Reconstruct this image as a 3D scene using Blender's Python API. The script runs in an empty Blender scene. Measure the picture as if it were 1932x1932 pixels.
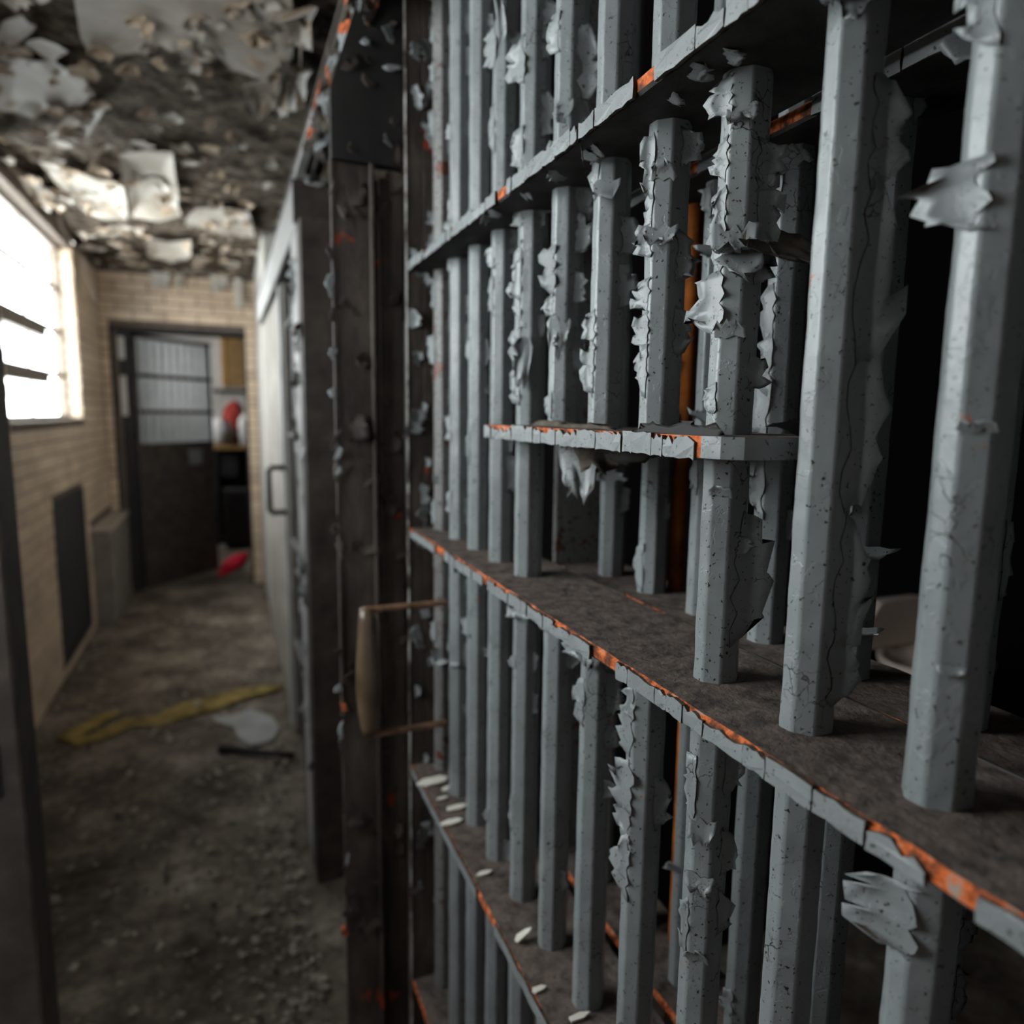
import bpy, math, random
from mathutils import Matrix, Vector, noise

S = bpy.context.scene
C = S.collection
EYE = 1.375                      # eye height above the corridor floor, metres

# ------------------------------------------------------------------ camera
cam = bpy.data.cameras.new('camera')
cam.sensor_width = 36.0
cam.lens = 24.745
cam.clip_start = 0.01
cam.dof.use_dof = True
cam.dof.focus_distance = 0.50
cam.dof.aperture_fstop = 4.0
cam_o = bpy.data.objects.new('camera', cam)
C.objects.link(cam_o)
R = ((0.9274, -0.0397, 0.3721), (-0.3740, -0.1320, 0.9180), (0.0127, -0.9905, -0.1373))
M = Matrix.Identity(4)
for i in range(3):
    M[i][0], M[i][1], M[i][2] = R[i][0], -R[i][1], -R[i][2]
M[2][3] = EYE
cam_o.matrix_world = M
S.camera = cam_o

# ------------------------------------------------------------------ sky, view
w = bpy.data.worlds.new('overcast')
S.world = w
w.use_nodes = True
bg = w.node_tree.nodes['Background']
bg.inputs['Color'].default_value = (0.95, 0.985, 1.0, 1)
bg.inputs['Strength'].default_value = 10.0
S.view_settings.view_transform = 'Standard'
S.view_settings.look = 'None'
S.view_settings.gamma = 1.0
S.view_settings.use_curve_mapping = False
S.view_settings.exposure = 1.0
S.cycles.use_denoising = True
S.cycles.max_bounces = 10
S.cycles.diffuse_bounces = 6
S.cycles.sample_clamp_indirect = 6.0


def portal(name, loc, rot, sx, sy):
    l = bpy.data.lights.new(name, 'AREA')
    l.shape = 'RECTANGLE'
    l.size, l.size_y = sx, sy
    l.cycles.is_portal = True
    o = bpy.data.objects.new(name, l)
    o.location = loc
    o.rotation_euler = rot
    C.objects.link(o)


# windows on the left wall: (y0, y1, z0, z1); the first is in view, the others light the corridor from beside and behind
WIN = [(3.45, 5.05, EYE - .06, EYE + .95), (0.52, 1.66, 1.40, 2.16)]
for y0, y1, z0, z1 in WIN:
    portal('daylight', (-.96, (y0 + y1) / 2, (z0 + z1) / 2), (0, -math.pi / 2, 0), z1 - z0, y1 - y0)
portal('daylight', (-1.07, 7.4, 1.8), (0, -math.pi / 2, 0), .9, .6)

# ------------------------------------------------------------------ helpers
rnd = random.Random(7)
U = rnd.uniform


class MB:
    def __init__(self):
        self.v, self.f, self.m = [], [], []

    def poly(self, pts, m=0):
        k = len(self.v)
        self.v += [tuple(p) for p in pts]
        self.f.append(tuple(range(k, k + len(pts))))
        self.m.append(m)

    def box(self, x0, y0, z0, x1, y1, z1, m=0, top=None):
        k = len(self.v)
        self.v += [(x0, y0, z0), (x1, y0, z0), (x1, y1, z0), (x0, y1, z0), (x0, y0, z1), (x1, y0, z1), (x1, y1, z1), (x0, y1, z1)]
        for i, q in enumerate(((3, 2, 1, 0), (4, 5, 6, 7), (0, 1, 5, 4), (1, 2, 6, 5), (2, 3, 7, 6), (3, 0, 4, 7))):
            self.f.append(tuple(k + j for j in q))
            self.m.append(top if (i == 1 and top is not None) else m)

    def cbox(self, x0, y0, z0, x1, y1, z1, b=.004, m=0):
        """box with chamfered edges"""
        import itertools
        k = len(self.v)
        lo, hi = (x0, y0, z0), (x1, y1, z1)
        idx = {}
        for c in itertools.product((0, 1), repeat=3):
            for a in range(3):
                p = [(hi if c[d] else lo)[d] for d in range(3)]
                for d in range(3):
                    if d != a:
                        p[d] += -b if c[d] else b
                idx[(c, a)] = len(self.v)
                self.v.append(tuple(p))
        cen = Vector(((x0 + x1) / 2, (y0 + y1) / 2, (z0 + z1) / 2))

        def add(q):
            p = [Vector(self.v[i]) for i in q]
            n = (p[1] - p[0]).cross(p[2] - p[0])
            mid = sum(p, Vector()) / len(p)
            if n.dot(mid - cen) < 0:
                q = q[::-1]
            self.f.append(tuple(q))
            self.m.append(m)
        for a in range(3):
            o = [d for d in range(3) if d != a]
            for s in (0, 1):
                q = []
                for (i, j) in ((0, 0), (1, 0), (1, 1), (0, 1)):
                    c = [0, 0, 0]
                    c[a], c[o[0]], c[o[1]] = s, i, j
                    q.append(idx[(tuple(c), a)])
                add(q)
            for i in (0, 1):
                for j in (0, 1):
                    q = []
                    for s, ax in ((0, o[0]), (1, o[0]), (1, o[1]), (0, o[1])):
                        c = [0, 0, 0]
                        c[a], c[o[0]], c[o[1]] = s, i, j
                        q.append(idx[(tuple(c), ax)])
                    add(q)
        for c in itertools.product((0, 1), repeat=3):
            add([idx[(c, a)] for a in range(3)])

    def tube(self, pts, radii, n=10, m=0, cap=True):
        pts = [Vector(p) for p in pts]
        rings = []
        for i, p in enumerate(pts):
            t = (pts[min(i + 1, len(pts) - 1)] - pts[max(i - 1, 0)]).normalized()
            u = t.cross(Vector((0.31, 0.2, 0.93)))
            if u.length < .05:
                u = t.cross(Vector((1, 0, 0)))
            u.normalize()
            v = t.cross(u)
            r = radii[i] if hasattr(radii, '__len__') else radii
            ring = []
            for k in range(n):
                a = 2 * math.pi * k / n
                ring.append(len(self.v))
                self.v.append(tuple(p + (u * math.cos(a) + v * math.sin(a)) * r))
            rings.append(ring)
        for a, b in zip(rings, rings[1:]):
            for k in range(n):
                self.f.append((a[k], a[(k + 1) % n], b[(k + 1) % n], b[k]))
                self.m.append(m)
        if cap:
            self.f.append(tuple(rings[0][::-1]))
            self.f.append(tuple(rings[-1]))
            self.m += [m, m]

    def mesh(self, name, mats, smooth=False):
        me = bpy.data.meshes.new(name)
        me.from_pydata(self.v, [], self.f)
        for q in (mats if isinstance(mats, (list, tuple)) else [mats]):
            me.materials.append(q)
        me.polygons.foreach_set('material_index', self.m)
        if smooth:
            me.polygons.foreach_set('use_smooth', [True] * len(self.f))
        me.update()
        return me

    def build(self, name, mats, parent=None, smooth=False):
        return link(name, self.mesh(name, mats, smooth), parent)


def link(name, me, parent=None):
    o = bpy.data.objects.new(name, me)
    C.objects.link(o)
    if parent is not None:
        o.parent = parent
    return o


def tag(o, label=None, cat=None, group=None, kind=None):
    for k, v in (('label', label), ('category', cat), ('group', group), ('kind', kind)):
        if v:
            o[k] = v
    return o


def thing(name, label, cat, loc=(0, 0, 0), group=None):
    o = bpy.data.objects.new(name, None)
    o.empty_display_size = .05
    o.location = loc
    C.objects.link(o)
    return tag(o, label, cat, group)


def keep(o, parent):
    """parent without moving: part meshes are written in world coordinates"""
    o.parent = parent
    p = parent
    off = Vector()
    while p is not None:
        off += p.location
        p = p.parent
    o.location = -off
    return o


def part(name, mb, mats, parent, smooth=False):
    return keep(mb.build(name, mats, None, smooth), parent)


# ------------------------------------------------------------------ materials
def N(nt, t, **kw):
    n = nt.nodes.new(t)
    for k, v in kw.items():
        if k.startswith('i_'):
            n.inputs[k[2:].replace('_', ' ')].default_value = v
        else:
            setattr(n, k, v)
    return n


def new_mat(name, rough=.5, spec=.4, metal=0.):
    m = bpy.data.materials.new(name)
    m.use_nodes = True
    nt = m.node_tree
    b = nt.nodes['Principled BSDF']
    b.inputs['Roughness'].default_value = rough
    b.inputs['Specular IOR Level'].default_value = spec
    b.inputs['Metallic'].default_value = metal
    tc = nt.nodes.new('ShaderNodeTexCoord')
    geo = nt.nodes.new('ShaderNodeNewGeometry')
    return m, nt, b, geo.outputs['Position']


def ramp(nt, src, stops):
    r = nt.nodes.new('ShaderNodeValToRGB')
    e = r.color_ramp.elements
    while len(e) < len(stops):
        e.new(.5)
    for q, (p, c) in zip(e, stops):
        q.position = p
        q.color = (*c, 1) if len(c) == 3 else c
    nt.links.new(src, r.inputs[0])
    return r.outputs[0]


def tex(nt, pos, scale, detail=4, rough=.6, stretch=None):
    if stretch:
        mp = nt.nodes.new('ShaderNodeMapping')
        mp.inputs['Scale'].default_value = stretch
        nt.links.new(pos, mp.inputs['Vector'])
        pos = mp.outputs['Vector']
    n = N(nt, 'ShaderNodeTexNoise', i_Scale=scale, i_Detail=detail, i_Roughness=rough)
    nt.links.new(pos, n.inputs['Vector'])
    return n.outputs['Fac']


def mix(nt, fac, a, b):
    x = nt.nodes.new('ShaderNodeMix')
    x.data_type = 'RGBA'
    for s, v in ((0, fac), (6, a), (7, b)):
        if hasattr(v, 'is_linked'):
            nt.links.new(v, x.inputs[s])
        elif s == 0:
            x.inputs[0].default_value = v
        else:
            x.inputs[s].default_value = (*v, 1)
    return x.outputs[2]


def bump(nt, b, h, strength, dist=.001, prev=None):
    n = N(nt, 'ShaderNodeBump', i_Strength=strength, i_Distance=dist)
    nt.links.new(h, n.inputs['Height'])
    if prev is not None:
        nt.links.new(prev, n.inputs['Normal'])
    nt.links.new(n.outputs[0], b.inputs['Normal'])
    return n.outputs[0]


def blotchy(name, stops, scale=6, rough=.6, spec=.3, bs=.3, bscale=60, bdist=.002, detail=6, metal=0.):
    m, nt, b, pos = new_mat(name, rough, spec, metal)
    nt.links.new(ramp(nt, tex(nt, pos, scale, detail, .65), stops), b.inputs['Base Color'])
    if bs:
        bump(nt, b, tex(nt, pos, bscale, 6, .6), bs, bdist)
    return m


def paint(name, base, dark, primer, chip=.70, pit=.70, rough=.36):
    """old glossy metal paint with pits, rust specks, and a few chips down to the primer"""
    m, nt, b, pos = new_mat(name, rough, .5)
    col = ramp(nt, tex(nt, pos, 18, 5, .6), [(.3, tuple(c * .82 for c in base)), (.7, tuple(min(1, c * 1.12) for c in base))])
    pits = ramp(nt, tex(nt, pos, 170, 3, .55), [(pit - .02, (0, 0, 0)), (pit + .02, (1, 1, 1))])
    col = mix(nt, pits, col, dark)
    chips = ramp(nt, tex(nt, pos, 26, 7, .62), [(chip, (0, 0, 0)), (chip + .015, (1, 1, 1))])
    pc = ramp(nt, tex(nt, pos, 90, 4, .6), [(.42, tuple(c * .25 for c in primer)), (.58, primer)])
    col = mix(nt, chips, col, pc)
    # hairline cracks in patches, bigger dark specks, edges of older coats
    vo = N(nt, 'ShaderNodeTexVoronoi', feature='DISTANCE_TO_EDGE', i_Scale=70)
    wn = N(nt, 'ShaderNodeTexNoise', i_Scale=60, i_Detail=3)
    nt.links.new(pos, wn.inputs['Vector'])
    wv = N(nt, 'ShaderNodeVectorMath', operation='MULTIPLY_ADD')
    nt.links.new(wn.outputs['Color'], wv.inputs[0])
    wv.inputs[1].default_value = (.022, .022, .022)
    nt.links.new(pos, wv.inputs[2])
    nt.links.new(wv.outputs[0], vo.inputs['Vector'])
    crk = ramp(nt, vo.outputs['Distance'], [(.012, (1, 1, 1)), (.03, (0, 0, 0))])
    pm = ramp(nt, tex(nt, pos, 16, 3, .5), [(.60, (0, 0, 0)), (.66, (1, 1, 1))])
    mu = N(nt, 'ShaderNodeMath', operation='MULTIPLY')
    nt.links.new(crk, mu.inputs[0])
    nt.links.new(pm, mu.inputs[1])
    col = mix(nt, mu.outputs[0], col, dark)
    spk = ramp(nt, tex(nt, pos, 330, 2, .5), [(.665, (0, 0, 0)), (.70, (1, 1, 1))])
    col = mix(nt, spk, col, dark)
    coat = ramp(nt, tex(nt, pos, 34, 5, .62), [(.50, (0, 0, 0)), (.515, (1, 1, 1))])
    nt.links.new(col, b.inputs['Base Color'])
    n1 = bump(nt, b, tex(nt, pos, 75, 4, .5), .45, .0014)
    n1 = bump(nt, b, coat, .35, .0005, n1)
    n1 = bump(nt, b, mu.outputs[0], -.6, .0006, n1)
    n2 = bump(nt, b, pits, -.5, .0006, n1)
    bump(nt, b, chips, -.8, .0008, n2)
    return m


GREY = (.215, .230, .234)
m_paint = paint('grey_bar_paint', GREY, (.02, .016, .013), (.50, .10, .02))
m_paint_rust = paint('grey_bar_paint_rusty', (.16, .155, .15), (.03, .017, .012), (.16, .045, .02), chip=.60, pit=.62, rough=.5)
m_flake = paint('flake_front', (.210, .222, .226), (.03, .025, .02), (.40, .10, .03), chip=.74, pit=.72, rough=.42)
m_back = blotchy('flake_back', [(.35, (.035, .028, .022)), (.65, (.11, .09, .068))], 40, .8, .2, .2)
m_rim = blotchy('flake_rim', [(.3, (.16, .15, .14)), (.7, (.34, .33, .31))], 60, .7, .2, 0)
m_primer = blotchy('orange_primer', [(.36, (.05, .025, .015)), (.46, (.20, .05, .018)), (.56, (.62, .13, .025)), (.68, (.30, .26, .22))], 95, .75, .25, .5, 160, .001)
m_grime = blotchy('grimy_top', [(.3, (.035, .026, .022)), (.5, (.105, .083, .072)), (.62, (.15, .115, .098)), (.75, (.05, .035, .028))], 55, .9, .15, .8, 120, .003)
m_rust = blotchy('rust', [(.3, (.09, .025, .008)), (.6, (.42, .12, .02)), (.8, (.20, .06, .02))], 20, .85, .2, .6, 90)
m_colm, nt, b, pos = new_mat('old_column_paint', .6, .35)
cc = ramp(nt, tex(nt, pos, 14, 7, .65, (1, 1, .45)), [(.30, (.020, .016, .014)), (.52, (.062, .046, .038)), (.70, (.12, .095, .075)), (.80, (.22, .18, .14))])
rd = ramp(nt, tex(nt, pos, 9, 6, .6), [(.66, (0, 0, 0)), (.68, (1, 1, 1))])
nt.links.new(mix(nt, rd, cc, (.34, .045, .015)), b.inputs['Base Color'])
bump(nt, b, tex(nt, pos, 30, 7, .65, (1, 1, .5)), .9, .006)
m_dark = blotchy('dark_brown_paint', [(.3, (.022, .017, .014)), (.55, (.050, .038, .031)), (.75, (.085, .066, .052))], 14, .6, .35, .6, 50, .003)
m_black = blotchy('black_steel', [(.3, (.010, .009, .009)), (.7, (.024, .021, .020))], 12, .65, .3, .4)
m_under = blotchy('shaded_underside', [(.35, (.020, .017, .015)), (.6, (.045, .040, .038)), (.75, (.085, .082, .080))], 30, .7, .3, .6, 70, .002)  # strap undersides: black peeling paint, with their shade put into the colour
m_bronze = blotchy('bronze_brown', [(.3, (.045, .028, .016)), (.7, (.11, .072, .042))], 25, .38, .5, .3)
m_edge = blotchy('chipped_edge', [(.40, (.03, .022, .018)), (.47, (.12, .10, .085)), (.55, (.34, .33, .31)), (.68, (.20, .17, .14))], 22, .7, .3, .5)
m_brown = blotchy('brown_rust', [(.3, (.07, .034, .018)), (.7, (.28, .15, .085))], 40, .5, .5, .3)
m_brick = None


# ================================================================== LARGE STRUCTURE
XL = -.82                # corridor face of the left wall
YE = 5.90                # corridor face of the end wall
ZC = 2.42                # ceiling plaster

m_floor, nt, b, pos = new_mat('dirty_concrete', .85, .25)
f1 = ramp(nt, tex(nt, pos, 3.2, 9, .68), [(.30, (.05, .038, .030)), (.44, (.135, .106, .083)), (.56, (.235, .192, .153)), (.68, (.44, .385, .32))])
f2 = ramp(nt, tex(nt, pos, 24, 5, .65), [(.35, (.4, .38, .36)), (.65, (1, 1, 1))])
mm = N(nt, 'ShaderNodeMix', data_type='RGBA', blend_type='MULTIPLY')
mm.inputs[0].default_value = .8
nt.links.new(f1, mm.inputs[6])
nt.links.new(f2, mm.inputs[7])
nt.links.new(mm.outputs[2], b.inputs['Base Color'])
bump(nt, b, tex(nt, pos, 30, 8, .7), .7, .012)

m_ceil, nt, b, pos = new_mat('bare_stained_plaster', .9, .15)
nt.links.new(ramp(nt, tex(nt, pos, 15, 10, .72), [(.34, (.022, .016, .012)), (.46, (.085, .062, .045)), (.56, (.20, .16, .12)), (.70, (.46, .40, .33))]), b.inputs['Base Color'])
bump(nt, b, tex(nt, pos, 28, 8, .7), 1.0, .035)
m_cream = blotchy('cream_ceiling_paint', [(.28, (.26, .215, .165)), (.48, (.39, .35, .30)), (.66, (.47, .44, .395))], 5, .6, .3, .25, 24, .004)
m_cream_tan = blotchy('tan_paint_back', [(.3, (.30, .22, .15)), (.7, (.50, .40, .30))], 9, .75, .2, .3)


def brick_mat(name, c0, c1):
    m, nt, b, pos = new_mat(name, .33, .5)
    col = ramp(nt, tex(nt, pos, 5, 6, .6), [(.3, c0), (.7, c1)])
    oi = nt.nodes.new('ShaderNodeObjectInfo')
    var = ramp(nt, oi.outputs['Random'], [(0, (.78, .77, .75)), (1, (1.08, 1.07, 1.06))])
    x = N(nt, 'ShaderNodeMix', data_type='RGBA', blend_type='MULTIPLY')
    x.inputs[0].default_value = 1
    nt.links.new(col, x.inputs[6])
    nt.links.new(var, x.inputs[7])
    nt.links.new(x.outputs[2], b.inputs['Base Color'])
    bump(nt, b, tex(nt, pos, 60, 4, .6), .3, .002)
    return m


m_brick = brick_mat('painted_brick', (.46, .345, .245), (.62, .485, .36))
m_mortar = blotchy('mortar', [(.3, (.075, .058, .045)), (.7, (.13, .10, .08))], 12, .8, .2, .4)
m_plaster = blotchy('dark_plaster', [(.3, (.05, .044, .040)), (.7, (.10, .09, .082))], 4, .85, .2, .3)
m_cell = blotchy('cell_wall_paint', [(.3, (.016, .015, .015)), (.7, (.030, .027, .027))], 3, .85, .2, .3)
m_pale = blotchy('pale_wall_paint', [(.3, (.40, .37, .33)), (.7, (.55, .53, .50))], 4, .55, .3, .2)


def wall_rects(a0, a1, z0, z1, holes):
    """split a rectangle with rectangular holes into boxes"""
    ys = sorted({a0, a1, *[h[0] for h in holes], *[h[1] for h in holes]})
    ys = [y for y in ys if a0 <= y <= a1]
    out = []
    for p, q in zip(ys, ys[1:]):
        cut = sorted([(h[2], h[3]) for h in holes if h[0] < q - 1e-6 and h[1] > p + 1e-6])
        z = z0
        for c0, c1 in cut:
            if c0 > z:
                out.append((p, q, z, c0))
            z = max(z, c1)
        if z < z1:
            out.append((p, q, z, z1))
    return out


VENT = (4.05, 4.86, .06, .915)
mb = MB()
for p, q, z0, z1 in wall_rects(-4.0, 6.1, 0, 2.6, WIN):
    mb.box(XL - .12, p, z0, XL, q, z1)
wall_left = tag(mb.build('wall_left', m_mortar), kind='structure')
DOOR = (-.705, .165, 0, EYE + .568)
mb = MB()
for p, q, z0, z1 in wall_rects(-.99, .9, 0, 2.6, [DOOR]):
    mb.box(p, YE, z0, q, YE + .22, z1)
wall_end = tag(mb.build('wall_end', m_mortar), kind='structure')

# the bricks, each one a piece of its wall: the parts of the two walls that the corridor shows
CH, BL, J = .0672, .215, .007
bm_ = MB()
bm_.cbox(-.5, -.5, -.5, .5, .5, .5, .06)
brick_me = None


def brick_meshes():
    out = {}
    for key, ax in (('x', 0), ('y', 1)):
        q = MB()
        # proud face along +ax / -ax ; chamfered front, open back, 12 triangles or so
        def P(a, u, v):
            return (a, u, v) if ax == 0 else (u, a, v)
        s = 1 if ax == 0 else -1
        bk = [P(0, -.5, -.5), P(0, .5, -.5), P(0, .5, .5), P(0, -.5, .5)]
        md = [P(s * .75, -.5, -.5), P(s * .75, .5, -.5), P(s * .75, .5, .5), P(s * .75, -.5, .5)]
        fr = [P(s, -.48, -.42), P(s, .48, -.42), P(s, .48, .42), P(s, -.48, .42)]
        q.v = bk + md + fr
        fl = [(8, 9, 10, 11)]
        for i in range(4):
            j = (i + 1) % 4
            fl += [(i, j, 4 + j, 4 + i), (4 + i, 4 + j, 8 + j, 8 + i)]
        if ax == 1:
            fl = [f for f in fl]
        q.f = fl
        q.m = [0] * len(fl)
        out[key] = q.mesh('brick', m_brick)
    return out


BM = brick_meshes()


def lay(wall, axis, face, a0, a1, z0, z1, holes):
    nrow = int((z1 - z0) / CH)
    for r in range(nrow):
        zc = z0 + (r + .5) * CH
        a = a0 - (BL / 2 if r % 2 else 0)
        while a < a1:
            p, q = max(a + J / 2, a0), min(a + BL - J / 2, a1)
            a += BL
            segs = [(p, q)]
            for h in holes:
                if h[2] < zc + .012 and h[3] > zc - .012:
                    ns = []
                    for s0, s1 in segs:
                        if h[0] <= s0 and h[1] >= s1:
                            continue
                        if h[0] > s0 and h[0] < s1:
                            ns.append((s0, h[0]))
                            if h[1] < s1:
                                ns.append((h[1], s1))
                        elif h[1] > s0 and h[1] < s1:
                            ns.append((h[1], s1))
                        else:
                            ns.append((s0, s1))
                    segs = ns
            for s0, s1 in segs:
                if s1 - s0 < .02:
                    continue
                o = link('brick', BM[axis], wall)
                d = .007 + U(-.0015, .0015)
                if axis == 'x':
                    o.location = (face, (s0 + s1) / 2, zc)
                    o.scale = (d, s1 - s0, CH - J)
                else:
                    o.location = ((s0 + s1) / 2, face, zc)
                    o.scale = (s1 - s0, d, CH - J)


BLOCK = (5.02, 5.9, 0, .63)
lay(wall_left, 'x', XL, 3.22, YE - .01, 0, 2.38, [WIN[0], VENT, BLOCK])
lay(wall_end, 'y', YE, XL + .01, .24, 0, 2.38, [(DOOR[0] - .05, DOOR[1] + .0, 0, DOOR[3] + .03)])
# the sunlit reveal of the window, brick ends one above the other
for r in range(int((WIN[0][3] - WIN[0][2]) / CH)):
    o = link('brick', BM['y'], wall_left)
    o.location = (XL - .042, WIN[0][1], WIN[0][2] + (r + .5) * CH)
    o.scale = (.083, .006, CH - J)

tag((lambda q: (q.box(-.97, -4.2, -.12, 3.2, 9.6, 0), q.build('floor', m_floor))[1])(MB()), kind='structure')

# ceiling: lumpy bare plaster
mb = MB()
nx, ny = 70, 200
for j in range(ny + 1):
    for i in range(nx + 1):
        x, y = -.84 + 1.6 * i / nx, -1.0 + 7.2 * j / ny
        h = noise.fractal(Vector((x * 7, y * 7, 0)), .9, 2.1, 5) * .016 + noise.noise(Vector((x * 2, y * 2, 4))) * .01
        mb.v.append((x, y, ZC + h))
for j in range(ny):
    for i in range(nx):
        a = j * (nx + 1) + i
        mb.f.append((a, a + nx + 1, a + nx + 2, a + 1))
        mb.m.append(0)
ceiling = tag(mb.build('ceiling', m_ceil, None, True), kind='structure')
mb = MB()
mb.box(-.94, -4.2, ZC + .05, 3.2, 9.6, ZC + .2)
keep(mb.build('ceiling_slab', m_plaster), ceiling)

# right-hand shell: cells, end of the row, room beyond
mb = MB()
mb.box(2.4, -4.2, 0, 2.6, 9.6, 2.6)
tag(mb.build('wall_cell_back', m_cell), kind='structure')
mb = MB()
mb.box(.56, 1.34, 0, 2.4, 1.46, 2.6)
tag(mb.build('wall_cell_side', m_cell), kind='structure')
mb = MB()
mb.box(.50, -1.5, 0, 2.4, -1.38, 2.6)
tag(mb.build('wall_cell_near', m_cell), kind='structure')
mb = MB()
mb.box(.243, 4.55, 0, .40, YE, 2.6)
wr = tag(mb.build('wall_right', m_pale), kind='structure')
mb = MB()
mb.box(-.94, -4.2, 0, .6, -4.0, 2.6)
tag(mb.build('wall_back', m_plaster), kind='structure')
mb = MB()
for p, q, z0, z1 in wall_rects(6.12, 8.8, 0, 2.6, [(7.1, 7.7, 1.35, 2.25)]):
    mb.box(-1.05, p, z0, -.97, q, z1)
tag(mb.build('wall_far_left', m_pale), kind='structure')
mb = MB()
mb.box(-1.05, 8.62, 0, 2.6, 8.8, 2.6)
tag(mb.build('wall_far', m_pale), kind='structure')

# ------------------------------------------------------------------ windows
m_steel = blotchy('window_steel', [(.3, (.10, .075, .055)), (.7, (.19, .15, .115))], 10, .6, .4, .2)
m_glass = bpy.data.materials.new('window_glass')
m_glass.use_nodes = True
nt = m_glass.node_tree
nt.nodes.remove(nt.nodes['Principled BSDF'])
t_ = N(nt, 'ShaderNodeBsdfTransparent')
t_.inputs[0].default_value = (.93, .95, .95, 1)
g_ = N(nt, 'ShaderNodeBsdfGlossy', i_Roughness=.05)
x_ = N(nt, 'ShaderNodeMixShader', i_Fac=.06)
nt.links.new(t_.outputs[0], x_.inputs[1])
nt.links.new(g_.outputs[0], x_.inputs[2])
nt.links.new(x_.outputs[0], nt.nodes['Material Output'].inputs[0])


def window(n, W, xg, rows, cols, hopper):
    y0, y1, z0, z1 = W
    win = bpy.data.objects.new('window_%d' % n, None)
    C.objects.link(win)
    win.location = (xg, (y0 + y1) / 2, z0)
    tag(win, kind='structure')
    q = MB()
    t = .022
    for (a, b_, c, d) in ((y0, y1, z0, z0 + t), (y0, y1, z1 - t, z1), (y0, y0 + t, z0 + t, z1 - t), (y1 - t, y1, z0 + t, z1 - t)):
        q.box(xg - .02, a, c, xg + .02, b_, d)
    part('window_frame', q, m_steel, win)
    for i in range(1, rows):
        z = z0 + (z1 - z0) * i / rows
        q = MB()
        q.box(xg - .009, y0 + t, z - .013, xg + .013, y1 - t, z + .013)
        part('glazing_bar', q, m_steel, win)
    for i in range(1, cols):
        y = y0 + (y1 - y0) * i / cols
        q = MB()
        q.box(xg - .005, y - .006, z0 + t, xg + .005, y + .006, z1 - t)
        part('glazing_bar', q, m_steel, win)
    for i in range(rows):
        for j in range(cols):
            a0, a1 = y0 + (y1 - y0) * j / cols, y0 + (y1 - y0) * (j + 1) / cols
            c0, c1 = z0 + (z1 - z0) * i / rows, z0 + (z1 - z0) * (i + 1) / rows
            q = MB()
            q.box(xg - .002, a0, c0, xg + .002, a1, c1)
            part('pane', q, m_glass, win)
    if hopper:
        h0, h1, b0, b1 = hopper
        q = MB()
        q.box(xg + .02, h0, b1 - .055, xg + .06, h1, b1)
        part('hopper_rail', q, m_steel, win)
        q = MB()
        q.box(xg + .02, h0, b0, xg + .06, h1, b0 + .055)
        part('hopper_rail', q, m_steel, win)
    q = MB()
    q.box(XL - .12, y0 - .02, z0 - .025, XL + .012, y1 + .02, z0 - .001)
    part('window_sill', q, m_mortar, win)


window(1, WIN[0], XL - .085, 4, 2, (3.42, 4.38, EYE + .13, EYE + .42))
window(2, WIN[1], XL - .10, 3, 3, None)

# ------------------------------------------------------------------ ceiling paint sheets
def sheet(poly, z, sag, seed, mats=None, parent=ceiling, thick=.0025):
    rr = random.Random(seed)
    cx = sum(p[0] for p in poly) / len(poly)
    cy = sum(p[1] for p in poly) / len(poly)
    out = []
    for (a, b_) in zip(poly, poly[1:] + poly[:1]):
        out.append((a[0], a[1], 1.))
        out.append(((a[0] + b_[0]) / 2 + rr.uniform(-.012, .012), (a[1] + b_[1]) / 2 + rr.uniform(-.012, .012), 1.))
    n = len(out)
    q = MB()
    for dz in (0., thick):
        base = len(q.v)
        q.v.append((cx, cy, z + dz))
        for k in (.6, 1.):
            for i, (x, y, _) in enumerate(out):
                s = sag * (.25 + .75 * abs(noise.noise(Vector((i * .45 + seed * 3.1, seed, 0))) * 1.6)) if k == 1. else sag * .12
                q.v.append((cx + (x - cx) * k, cy + (y - cy) * k, z + dz - s))
        a, b_ = base + 1, base + 1 + n
        for i in range(n):
            j = (i + 1) % n
            t1, t2 = (base, a + i, a + j), (a + i, b_ + i, b_ + j, a + j)
            if dz == 0.:
                t1, t2 = t1[::-1], t2[::-1]
            q.f += [t1, t2]
            q.m += [0 if dz == 0. else 1] * 2
    b0, b1 = 1 + n, (1 + 2 * n) + 1 + n
    for i in range(n):
        j = (i + 1) % n
        q.f.append((b0 + i, b0 + j, b1 + j, b1 + i))
        q.m.append(0)
    return keep(q.build('paint_sheet', mats or [m_cream, m_cream_tan]), parent)


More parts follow.
